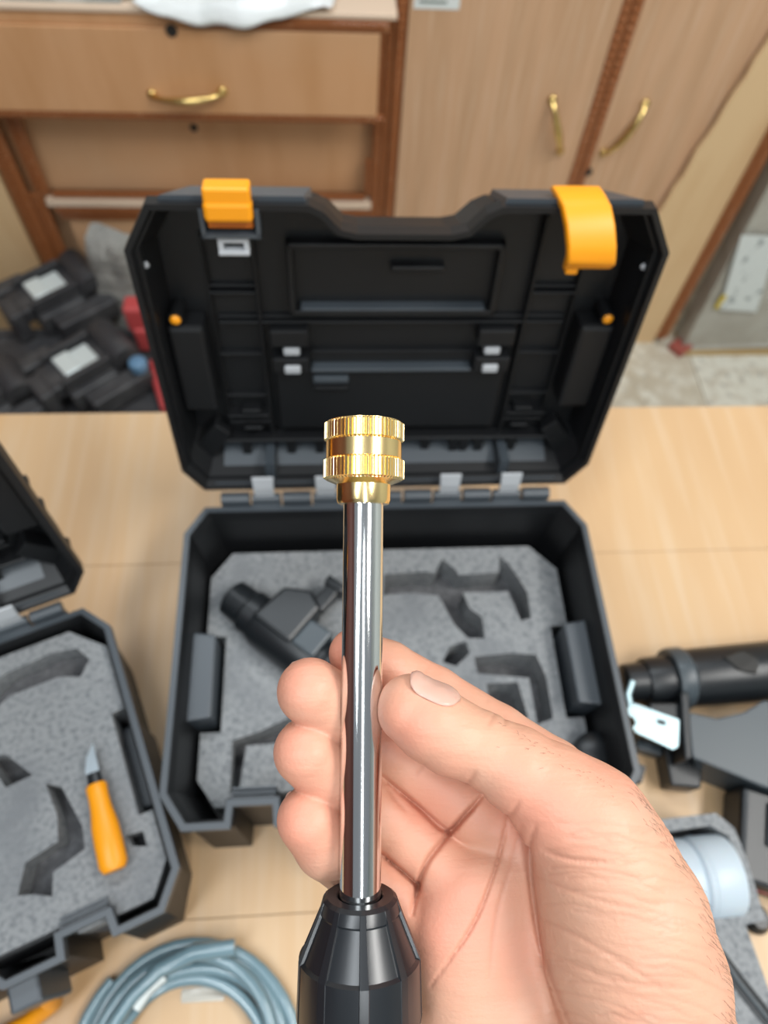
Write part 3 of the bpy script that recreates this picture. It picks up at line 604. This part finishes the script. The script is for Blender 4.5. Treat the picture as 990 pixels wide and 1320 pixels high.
# battery at the right edge
c = on_z(975, 1085, .77)
bt = empty('battery_pack', (c[0], c[1], .7505), -.35); tag(bt, 'black battery pack with a thin red line at the right edge below the power tool', 'battery')
MB().box(-.018, .06, -.032, .034, 0, .034).build('body', tool_m, bt, bevel=.004)
MB().box(-.0005, .06, -.004, .026, .034, .0375).build('top_plate', tool_grey, bt, bevel=.001)
MB().box(-.0185, .06, -.0325, -.0317, .018, .0195).build('red_line', red_m, bt)
b = MB(); b.tube([(-.004, -.0328, .008), (0.001, -.0328, .012), (.004, -.0328, .009)], .0006, 6); b.build('mark', sticker_m, bt)
MB().lathe([(.009, 0), (.010, .004), (.006, .010)], 16, Matrix.Translation((.01, -.048, 0))).build('foot', tool_m, bt)

# ------------------------------------------------------------------ white canister in its foam block
def sgl(px, py, zz): p = on_z(px, py, zz); return (p[0], p[1])
fo = [sgl(*p, .797) for p in ((820, 1060), (922, 1048), (946, 1068), (962, 1108), (986, 1186), (960, 1192), (1010, 1330), (950, 1340), (880, 1200))]
fo = fo[::-1]
hol = [sgl(*p, .797) for p in ((850, 1074), (915, 1064), (938, 1078), (955, 1115), (966, 1172), (955, 1180), (870, 1184))]
fb = empty('foam_block', (0, 0, 0)); tag(fb, 'cut grey foam block under the white plastic cup beside the wrist', 'foam')
o = plate_with_holes('foam_sheet', fo, [hol], .760, .798, foam_m, fb)
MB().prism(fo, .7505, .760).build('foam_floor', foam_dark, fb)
a = on_z(822, 1140, .782); c = on_z(934, 1129, .782); dv = Vector(c - a); ang = math.atan2(dv.y, dv.x); Lc = dv.length
wc = empty('plastic_cup', (a[0], a[1], .7865), ang); wc.scale = (1, .80, .80); tag(wc, 'white ribbed plastic cup lying on its side in grey foam beside the wrist', 'cup')
MB().lathe([(.026, 0), (.0315, .001), (.0325, .004), (.0325, Lc * .54), (.0305, Lc * .56), (.030, Lc * .585)], 48, X).build('cup', white_m, wc, smooth=40)
MB().lathe([(.030, Lc * .575), (.0325, Lc * .60), (.0332, Lc * .63), (.0332, Lc * .96), (.0318, Lc), (.027, Lc)], 48, X).build('lid', white_m, wc, smooth=40)
MB().lathe([(.0333, Lc * .66), (.0337, Lc * .67), (.0333, Lc * .68)], 48, X, False).build('ridge', white_m, wc, smooth=40)
e = [on_z(*p, .794) for p in ((900, 1215), (925, 1232), (945, 1262), (975, 1300), (1010, 1345))]
sp = empty('black_strap', tuple(e[0])); tag(sp, 'black ribbed strap curving over the grey foam at the lower right corner', 'strap')
MB().tube([tuple(np.array(p) - e[0]) for p in e], [.006, .008, .0085, .0085, .008], 12, flat=.6).build('band', tool_m, sp, smooth=50)
MB().tube([tuple(np.array(p) - e[0] + np.array([0, 0, .005])) for p in e], .0016, 8).build('piping', tool_grey, sp, smooth=50)

# ------------------------------------------------------------------ the lance held in the hand
A = Vector(P(469, 600, .1960)); B = Vector(P(464, 1180, .1875)); ax = (B - A).normalized()
zc = Vector(R @ np.array([0, 0, 1.0])); xx = zc.cross(ax).normalized(); yy = ax.cross(xx)
TM = Matrix.Translation(A) @ Matrix((xx, yy, ax)).transposed().to_4x4()   # local z runs down the tube
lance = link(bpy.data.objects.new('spray_lance', None)); lance.matrix_world = TM; lance.empty_display_size = .02
tag(lance, 'polished steel spray lance with a brass nut and black nozzle, held upright in the hand', 'tool')
def s_at(py):                                                    # distance down the axis for a picture row
    lo, hi = -.05, .25
    for _ in range(50):
        m_ = (lo + hi) / 2; p = np.array(A + ax * m_) - CAM; q = R.T @ p
        if 660 - F * q[1] / -q[2] < py: lo = m_
        else: hi = m_
    return lo
s0 = s_at(655); s1 = s_at(1160)
MB().lathe([(.0042, s0 - .02), (.0055, s0 - .02), (.0055, s1 + .01), (.0042, s1 + .01)], 64).build('tube', tube_m, lance, smooth=40)
t0 = s_at(545); t1 = s_at(571); t2 = s_at(592); t3 = s_at(620); t4 = s_at(624); t5 = s_at(650)
def knurl(z0, z1, r, n=62):
    b = MB(); rings = []
    for z_, dr in ((z0, -.0009), (z0 + .0004, -.0004), (z0 + .0006, 0), (z1 - .0006, 0), (z1 - .0004, -.0004), (z1, -.0009)):
        ring = []
        for k_ in range(n):
            for f_, o_ in ((0, -.00045), (.18, 0.0), (.62, 0.0), (.82, -.00045)):
                q = 2 * math.pi * (k_ + f_) / n; rr = r + dr + o_; ring.append((rr * math.cos(q), rr * math.sin(q), z_))
        rings.append(ring)
    b.loft(rings); return b
nut = MB(); nut.lathe([(.0075, t0 + .004), (.0075, t0 + .0002), (.0102, t0), (.0102, t1), (.0104, t1), (.0104, t2), (.0102, t2), (.0102, t3), (.0072, t3 + .0012), (.0072, t3)], 64)
nut = nut.build('brass_nut', brassn, lance, smooth=30)
knurl(t0, t1, .0110).build('knurled_ring', brassn, nut, smooth=25); knurl(t2, t3, .0111).build('knurled_ring', brassn, nut, smooth=25)
MB().lathe([(.006, t3), (.0074, t3), (.0074, t5 - .001), (.0070, t5), (.0055, t5)], 64).build('ferrule', brassn, lance, smooth=35)
# black nozzle: fluted cone
u0 = s_at(1153)
nz = MB(); n_f = 9; rings = []
prof = [(.0057, .0080, 0), (.0058, .0004, 0), (.0062, .0, 0), (.0088, .0000, 0), (.0099, .0008, .1), (.0106, .0026, .3), (.0110, .0036, .5), (.0112, .0042, 1), (.0157, .0146, 1), (.0160, .0152, .2), (.0164, .0290, .2), (.0160, .0312, .2), (.0140, .0370, .2), (.0125, .0375, .1)]
for r_, z_, fl_ in prof:
    ring = []
    for k_ in range(n_f):
        for f_, dr in ((0.0, 0), (.10, .0), (.20, 0), (.215, -.0008), (.40, -.0008), (.60, -.0009), (.80, -.0008), (.985, -.0008)):
            q = 2 * math.pi * (k_ + f_) / n_f; rr = r_ + dr * fl_
            if fl_ > 0:                                          # flat facets between flutes
                loc = (f_ - .5) * 2 * math.pi / n_f; rr *= (1 - fl_ * .0) 
            ring.append((rr * math.cos(q), rr * math.sin(q), u0 + z_))
    rings.append(ring)
nz.loft(rings, True, True); nz = nz.build('nozzle_cover', grip_m, lance, smooth=22)

# ------------------------------------------------------------------ the hand: a smooth distance field turned into one continuous surface
def cm(px, py, d): return np.array([(px - 495) / F * d, (660 - py) / F * d, -d])          # mm, camera-oriented frame
def chain(*pts): return [(cm(*p[:3]), p[3]) for p in pts]
idx = chain((457, 843, 211, 7.6), (500, 862, 213, 8.1), (560, 897, 214, 8.6), (640, 950, 213, 9.6), (710, 1000, 212, 10.8), (770, 1060, 210, 13))
mid = chain((400, 891, 196, 9.1), (430, 912, 201, 9.6), (464, 936, 208.5, 9.3), (500, 960, 210, 9.3), (540, 990, 211, 9.4), (610, 1040, 210, 10), (690, 1090, 211, 11))
rin = chain((395, 969, 196, 9.0), (426, 996, 201, 9.6), (464, 1026, 208.5, 9.3), (495, 1050, 210, 9.3), (525, 1074, 210, 9.4), (575, 1115, 209, 9.8), (650, 1170, 210, 11))
pin = chain((398, 1056, 196, 8.7), (422, 1088, 200, 9.0), (456, 1118, 207, 8.6), (505, 1152, 209, 8.4), (560, 1205, 208, 9.0), (620, 1260, 207, 11))
thumb_d = chain((530, 914, 189.5, 9.2), (556, 932, 188.5, 10.0), (582, 949, 188.5, 9.9), (622, 965, 188.5, 9.4), (665, 990, 188, 10.8), (712, 1022, 188, 12.6), (760, 1062, 188, 15.5))
palm = [chain((770, 1060, 210, 12), (850, 1250, 206, 15), (900, 1450, 200, 17)),
        chain((690, 1095, 211, 11), (770, 1260, 209, 14), (850, 1450, 203, 18)),
        chain((645, 1130, 208, 11.5), (700, 1280, 208, 14), (780, 1450, 203, 18)),
        chain((600, 1145, 206, 11.5), (640, 1290, 206, 14), (720, 1450, 200, 18)),
        chain((575, 1200, 205, 11), (600, 1300, 204, 13), (680, 1450, 198, 17))]
thenar = [chain((748, 1060, 188, 14.5), (785, 1115, 188, 17.5), (812, 1180, 188, 19.5), (835, 1260, 189, 20), (858, 1350, 190, 18)),
          chain((775, 1150, 190, 16), (790, 1230, 189, 18), (815, 1330, 190, 17))]
arm = [chain((800, 1400, 195, 20), (860, 1560, 190, 23), (930, 1800, 182, 27)), chain((870, 1400, 196, 19), (950, 1560, 190, 21), (1040, 1800, 184, 24)),
       chain((730, 1420, 192, 17), (800, 1560, 188, 19), (860, 1800, 180, 22))]
def d_chain(G, ch):
    best = None
    for (a_, ra), (b_, rb) in zip(ch[:-1], ch[1:]):
        ab = (b_ - a_).astype(np.float32); L2 = float(ab @ ab)
        px = G[0] - np.float32(a_[0]); py = G[1] - np.float32(a_[1]); pz = G[2] - np.float32(a_[2])
        t = np.clip((px * ab[0] + py * ab[1] + pz * ab[2]) / L2, 0, 1)
        d = np.sqrt((px - t * ab[0]) ** 2 + (py - t * ab[1]) ** 2 + (pz - t * ab[2]) ** 2) - (ra + (rb - ra) * t)
        best = d if best is None else smin(best, d, 1.5)
    return best
def smin(a_, b_, k_):
    h = np.maximum(k_ - np.abs(a_ - b_), 0) / k_; return np.minimum(a_, b_) - h * h * k_ * .25
def seg2(U, V, line):
    best = None
    for (x0, y0), (x1, y1) in zip(line[:-1], line[1:]):
        dx, dy = x1 - x0, y1 - y0; t = np.clip(((U - x0) * dx + (V - y0) * dy) / (dx * dx + dy * dy), 0, 1)
        d = np.sqrt((U - x0 - t * dx) ** 2 + (V - y0 - t * dy) ** 2); best = d if best is None else np.minimum(best, d)
    return best
CREASES = [  # (picture polyline, depth mm, half-width px)
    ([(492, 1000), (535, 1036), (575, 1071), (600, 1052), (621, 1027)], 1.7, 3.4),
    ([(492, 1100), (520, 1124), (539, 1142)], 1.2, 3), ([(621, 1027), (590, 1060), (570, 1085), (550, 1112), (539, 1142), (531, 1178)], 2.0, 3.8),
    ([(655, 1050), (648, 1085), (635, 1130), (608, 1195), (556, 1270)], .9, 2.8),
    ([(690, 1066), (682, 1100), (688, 1170), (703, 1240), (735, 1325)], .7, 4.2),
    ([(700, 1096), (735, 1107), (790, 1112)], .6, 3.5), ([(612, 996), (603, 1010)], .4, 4), ([(668, 1036), (658, 1052)], .4, 3.5),
    ([(637, 921), (630, 935)], .35, 3), ([(650, 922), (652, 934)], .35, 3),
    ([(500, 1018), (512, 1033), (524, 1046)], .35, 3), ([(548, 985), (538, 1000)], .35, 3), ([(672, 1065), (660, 1110), (640, 1180), (630, 1260)], .3, 3),
    ([(560, 848), (548, 868)], .3, 3), ([(632, 890), (628, 906)], .3, 3),
    ([(690, 1180), (760, 1215), (850, 1272)], .30, 3.5), ([(700, 1225), (790, 1262), (890, 1275)], .28, 3), ([(692, 1130), (770, 1160), (860, 1180)], .25, 3)]
def spline(ln, n=5):
    p = [np.array(q, float) for q in ln]; p = [2 * p[0] - p[1]] + p + [2 * p[-1] - p[-2]]; out = []
    for a, b, c, d in zip(p[:-3], p[1:-2], p[2:-1], p[3:]):
        for k in range(n): t = k / n; out.append(tuple(.5 * (2 * b + (c - a) * t + (2 * a - 5 * b + 4 * c - d) * t * t + (3 * b - a - 3 * c + d) * t ** 3)))
    return out + [tuple(p[-2])]
CREASES = [(spline(l), d_, w_) for l, d_, w_ in CREASES]
def groove(U, V, line, wd):
    """0..1 profile of a crease that is deepest midway and fades out at both ends"""
    g = np.zeros_like(U); n = len(line) - 1; u0, u1, v0, v1 = U.min(), U.max(), V.min(), V.max(); m = 3 * wd
    xs_ = [q[0] for q in line]; ys_ = [q[1] for q in line]
    if max(xs_) + m < u0 or min(xs_) - m > u1 or max(ys_) + m < v0 or min(ys_) - m > v1: return g
    for k, ((x0, y0), (x1, y1)) in enumerate(zip(line[:-1], line[1:])):
        if max(x0, x1) + m < u0 or min(x0, x1) - m > u1 or max(y0, y1) + m < v0 or min(y0, y1) - m > v1: continue
        f_ = (k + .5) / n; tp = min(1, .35 + 3.2 * min(f_, 1 - f_)); dx, dy = x1 - x0, y1 - y0
        t = np.clip(((U - x0) * dx + (V - y0) * dy) / (dx * dx + dy * dy + 1e-9), 0, 1)
        d2 = (U - x0 - t * dx) ** 2 + (V - y0 - t * dy) ** 2; g = np.maximum(g, tp * np.exp(-d2 / (wd * (.6 + .4 * tp)) ** 2))
    return g
def field(G):
    f_m = d_chain(G, mid); f_r = d_chain(G, rin); f_p = d_chain(G, pin); f_i = d_chain(G, idx)
    fing = smin(smin(smin(f_i, f_m, .8), f_r, .8), f_p, .8)
    pm = None
    for c_ in palm: d = d_chain(G, c_); pm = d if pm is None else smin(pm, d, 9)
    for c_ in arm: pm = smin(pm, d_chain(G, c_), 12)
    th = None
    for c_ in thenar: d = d_chain(G, c_); th = d if th is None else smin(th, d, 8)
    base = smin(pm, th, 4.5)
    base = smin(base, fing, 2.2)
    base = smin(base, smin(d_chain(G, thumb_d), th, 6), 1.2)
    D = -G[2]; U = G[0] / D * F + 495; V = 660 - G[1] / D * F
    front = 1 / (1 + np.exp((D - 209) / 1.5))
    for ln, dep, wd in CREASES:
        base = base + (dep * groove(U, V, ln, wd)).astype(np.float32) * front
    # the steel tube presses into the fingers
    a_ = cm(469, 600, 196.0); b_ = cm(464, 1180, 187.5); dd = (b_ - a_) / np.linalg.norm(b_ - a_)
    px, py, pz = G[0] - a_[0], G[1] - a_[1], G[2] - a_[2]; t = px * dd[0] + py * dd[1] + pz * dd[2]
    rt = np.sqrt(np.maximum((px - t * dd[0]) ** 2 + (py - t * dd[1]) ** 2 + (pz - t * dd[2]) ** 2, 0))
    base = np.maximum(base, 5.55 - rt)
    tn = t - 1000 * (s_at(1153) - .0005)                             # and the nozzle cover rests on the palm
    rn = np.where(tn < 4, 10.6, np.where(tn < 15, 10.6 + (tn - 4) * .53, 16.6)) 
    inn = np.minimum(rn - rt, np.minimum(tn, 40 - tn))
    return np.maximum(base, inn)
def surface_nets(lo, hi, h):
    ns = [int((hi[i] - lo[i]) / h) + 1 for i in range(3)]
    xs = [np.float32(lo[i]) + np.arange(ns[i], dtype=np.float32) * np.float32(h) for i in range(3)]
    Fv = np.empty(ns, np.float32)
    B_ = 16; st = [np.arange(0, n_, B_) for n_ in ns]; cen = [np.array([x[min(i + B_ // 2, len(x) - 1)] for i in q], np.float32) for x, q in zip(xs, st)]
    Fc = field(np.meshgrid(*cen, indexing='ij')); lim = h * B_ * .95
    for (a_, b_, c_), f_ in np.ndenumerate(Fc):                     # only blocks the surface can pass through are sampled finely
        sl = tuple(slice(st[k_][i_], st[k_][i_] + B_) for k_, i_ in enumerate((a_, b_, c_)))
        if abs(f_) > lim + 2: Fv[sl] = f_
        else: Fv[sl] = field(np.meshgrid(*[xs[k_][sl[k_]] for k_ in range(3)], indexing='ij'))
    s_ = Fv < 0; c = s_[:-1, :-1, :-1].astype(np.int8); cnt = np.zeros_like(c, dtype=np.int8)
    for a_ in (0, 1):
        for b_ in (0, 1):
            for c_ in (0, 1): cnt += s_[a_:ns[0] - 1 + a_, b_:ns[1] - 1 + b_, c_:ns[2] - 1 + c_]
    act = np.argwhere((cnt > 0) & (cnt < 8)); idm = -np.ones(cnt.shape, np.int32); idm[tuple(act.T)] = np.arange(len(act))
    acc = np.zeros((len(act), 3)); num = np.zeros(len(act)); co = [(a_, b_, c_) for a_ in (0, 1) for b_ in (0, 1) for c_ in (0, 1)]
    for p in co:
        for k_ in range(3):
            if p[k_]: continue
            q = list(p); q[k_] = 1; ia = tuple((act + p).T); ib = tuple((act + q).T); va = Fv[ia]; vb = Fv[ib]; m_ = (va < 0) != (vb < 0)
            t = np.where(m_, va / np.where(m_, va - vb, 1), 0); pt_ = np.tile(np.array(p, float), (len(act), 1)); pt_[:, k_] = t
            acc[m_] += pt_[m_]; num[m_] += 1
    V = np.array(lo) + (act + acc / num[:, None]) * h
    quads = []
    for k_ in range(3):
        sl0 = [slice(1, -1)] * 3; sl1 = [slice(1, -1)] * 3
        a_ = s_; n0 = [slice(1, ns[i] - 1) for i in range(3)]; n1 = list(n0); n0[k_] = slice(0, ns[k_] - 1); n1[k_] = slice(1, ns[k_])
        A_ = s_[tuple(n0)]; B_ = s_[tuple(n1)]; e = np.argwhere(A_ != B_); flip = A_[tuple(e.T)]
        off = np.ones(3, int); off[k_] = 0; e = e + off; u_, v_ = (k_ + 1) % 3, (k_ + 2) % 3; ids = []
        for du, dv_ in ((0, 0), (-1, 0), (-1, -1), (0, -1)): q = e.copy(); q[:, u_] += du; q[:, v_] += dv_; ids.append(idm[tuple(q.T)])
        Q = np.stack(ids, 1); Q[~flip] = Q[~flip][:, ::-1]; quads.append(Q)
    Q = np.concatenate(quads); return V, Q[(Q >= 0).all(1)]
V, Q = surface_nets(np.array([-34., -215., -236.]), np.array([112., -30., -160.]), .46)
W0 = np.array(P(830, 1300, .195))
def to_world(v): return (R @ (v.T / 1000)).T + CAM
me = bpy.data.meshes.new('hand'); Vw = to_world(V) - W0
me.vertices.add(len(Vw)); me.vertices.foreach_set('co', Vw.astype(np.float32).ravel())
me.loops.add(Q.size); me.loops.foreach_set('vertex_index', Q.astype(np.int32).ravel())
me.polygons.add(len(Q)); me.polygons.foreach_set('loop_start', np.arange(0, Q.size, 4, dtype=np.int32)); me.polygons.foreach_set('loop_total', np.full(len(Q), 4, np.int32))
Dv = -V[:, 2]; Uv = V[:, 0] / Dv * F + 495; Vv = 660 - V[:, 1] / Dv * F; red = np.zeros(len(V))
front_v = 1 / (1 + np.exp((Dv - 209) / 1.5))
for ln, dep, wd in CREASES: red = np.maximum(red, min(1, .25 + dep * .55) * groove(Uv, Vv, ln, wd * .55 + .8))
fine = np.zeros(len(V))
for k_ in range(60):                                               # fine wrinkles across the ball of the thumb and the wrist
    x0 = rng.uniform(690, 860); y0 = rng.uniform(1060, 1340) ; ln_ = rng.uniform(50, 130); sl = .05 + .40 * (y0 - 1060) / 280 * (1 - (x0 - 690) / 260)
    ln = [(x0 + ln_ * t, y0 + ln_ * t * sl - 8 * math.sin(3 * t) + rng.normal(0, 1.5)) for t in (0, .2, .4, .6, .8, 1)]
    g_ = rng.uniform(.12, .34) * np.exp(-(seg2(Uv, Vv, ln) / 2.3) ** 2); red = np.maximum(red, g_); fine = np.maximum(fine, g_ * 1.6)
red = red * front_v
# warmer skin on the finger pads and the palm's outer part
warm = np.zeros(len(V))
for (px, py, rr_) in ((385, 880, 55), (380, 965, 55), (385, 1060, 60), (435, 830, 45), (585, 1190, 75), (520, 940, 50), (700, 1040, 70), (560, 1040, 60)): warm = np.maximum(warm, np.exp(-(((Uv - px) ** 2 + (Vv - py) ** 2) / rr_ ** 2)))
me.update(calc_edges=True)
for nm_, ar in (('crease', red), ('warm', warm)):
    at_ = me.attributes.new(nm_, 'FLOAT', 'POINT'); at_.data.foreach_set('value', ar.astype(np.float32))
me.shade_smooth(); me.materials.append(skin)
person = link(bpy.data.objects.new('person', None)); person.location = W0; person.empty_display_size = .03
tag(person, 'person seen only as a right hand and wrist, gripping the steel lance', 'person')
hand = link(bpy.data.objects.new('hand', me)); hand.parent = person
sm = hand.modifiers.new('smooth', 'SMOOTH'); sm.factor = .5; sm.iterations = 2
nrm = np.empty(len(Vw) * 3, np.float32); me.vertices.foreach_get('normal', nrm); nrm = nrm.reshape(-1, 3)
Vw2 = Vw - nrm * (fine * front_v * .00045)[:, None]; me.vertices.foreach_set('co', Vw2.astype(np.float32).ravel()); me.update()

# nails: patches marched onto the field from above the nail bed
def march(px, py, d0=165, d1=235):
    ds = np.linspace(d0, d1, 160); pts = np.stack([(px - 495) / F * ds, (660 - py) / F * ds, -ds]).astype(np.float32); f_ = field(list(pts))
    k_ = np.argmax(f_ < 0)
    if f_[k_] >= 0: return None
    a_, b_ = ds[k_ - 1], ds[k_]; t = f_[k_ - 1] / (f_[k_ - 1] - f_[k_]); d = a_ + (b_ - a_) * t
    return np.array([(px - 495) / F * d, (660 - py) / F * d, -d])
def nail_patch(c0, long_dir, up_dir, length, width, r, lift=.35, tip=1.2):
    """curved nail plate on a fingertip ball/capsule: c0 nail centre on axis (mm, camera frame)"""
    l = long_dir / np.linalg.norm(long_dir); u = up_dir - l * (up_dir @ l); u /= np.linalg.norm(u); s_ = np.cross(l, u); rows = []
    for i in range(13):
        t = i / 12 - .5; wl = width * (.5 - .12 * (max(0, -t * 2)) ** 2) * math.sqrt(max(0.02, 1 - (abs(t) * 2) ** 5)); row = []
        for j in range(13):
            a_ = (j / 12 - .5) * 2 * wl / r
            base = c0 + l * (t * length); dr = u * math.cos(a_) + s_ * math.sin(a_)
            dist = np.linspace(r * .3, r * 1.9, 60); pts = (base[:, None] + dr[:, None] * dist).astype(np.float32); f_ = field(list(pts)); k_ = np.argmax(f_ > 0)
            rad = dist[k_] if f_[k_] > 0 else r
            if t > .25: rad = max(rad, r * (1.0 - (t - .25) * .35))
            row.append(base + dr * (rad + lift * (1 - (abs(a_) / (wl / r + 1e-6)) ** 4 * .8)))
        rows.append(row)
    return rows
def add_nail(rows):
    arr = [[tuple(to_world(np.array([p]))[0] - W0) for p in r_] for r_ in rows]
    o = MB().grid(arr).build('fingernail', nail_m, hand, smooth=60); so = o.modifiers.new('s', 'SOLIDIFY'); so.thickness = .0006; so.offset = 0; return o
# thumb nail: faces up and towards the viewer
c0 = (cm(530, 914, 189.5) + cm(545, 924, 189)) / 2
add_nail(nail_patch(c0, cm(525, 909, 189.5) - cm(580, 945, 188.5), np.array([.40, .88, .34]), 14.0, 11.0, 9.6, lift=.18))
for ch_ in (mid, rin, pin):                                       # the other nails turn away; only their free edges show
    a_, r_ = ch_[0]; b_ = ch_[1][0]; l = a_ - b_; l = l / np.linalg.norm(l)
    add_nail(nail_patch(a_ - l * 2.5, l, np.array([-.62, .66, -.30]), 14.5, 11.0, r_, lift=.55))
# fine dark hair on the back of the wrist and thumb
hb = MB()
def hair(px, py, dirx, diry, ln):
    p = march(px, py)
    if p is None: return
    e_ = np.array([dirx, diry, random.uniform(.1, .5)]); e_ /= np.linalg.norm(e_); pts = [p - e_ * .2, p + e_ * ln * .5 + np.array([0, 0, .3]), p + e_ * ln + np.array([random.uniform(-.3, .3), -.4, .1])]
    w_ = to_world(np.array(pts)) - W0; hb.tube([tuple(q) for q in w_], [.00003, .000025, .00001], 3, False)
for _ in range(170):
    t = random.random(); cxp = 800 + 150 * t + random.gauss(0, 3) - abs(random.gauss(0, 12)); cyp = 1015 + 330 * t ** 1.1
    # walk right until just inside the silhouette
    x = cxp + 60
    while march(x, cyp) is None and x > cxp - 60: x -= 3
    hair(x - abs(random.gauss(0, 9)) - 1, cyp, random.uniform(.3, .9), random.uniform(-.9, -.2), random.uniform(1.2, 2.6))
for _ in range(35): hair(*(lambda t: (640 + 160 * t, 925 + 85 * t + abs(random.gauss(0, 12)) + 4))(random.random()), random.uniform(-.9, -.2), random.uniform(.1, .6), random.uniform(1, 2))
o = hb.build('arm_hair', hair_m, hand); o['kind'] = 'stuff'
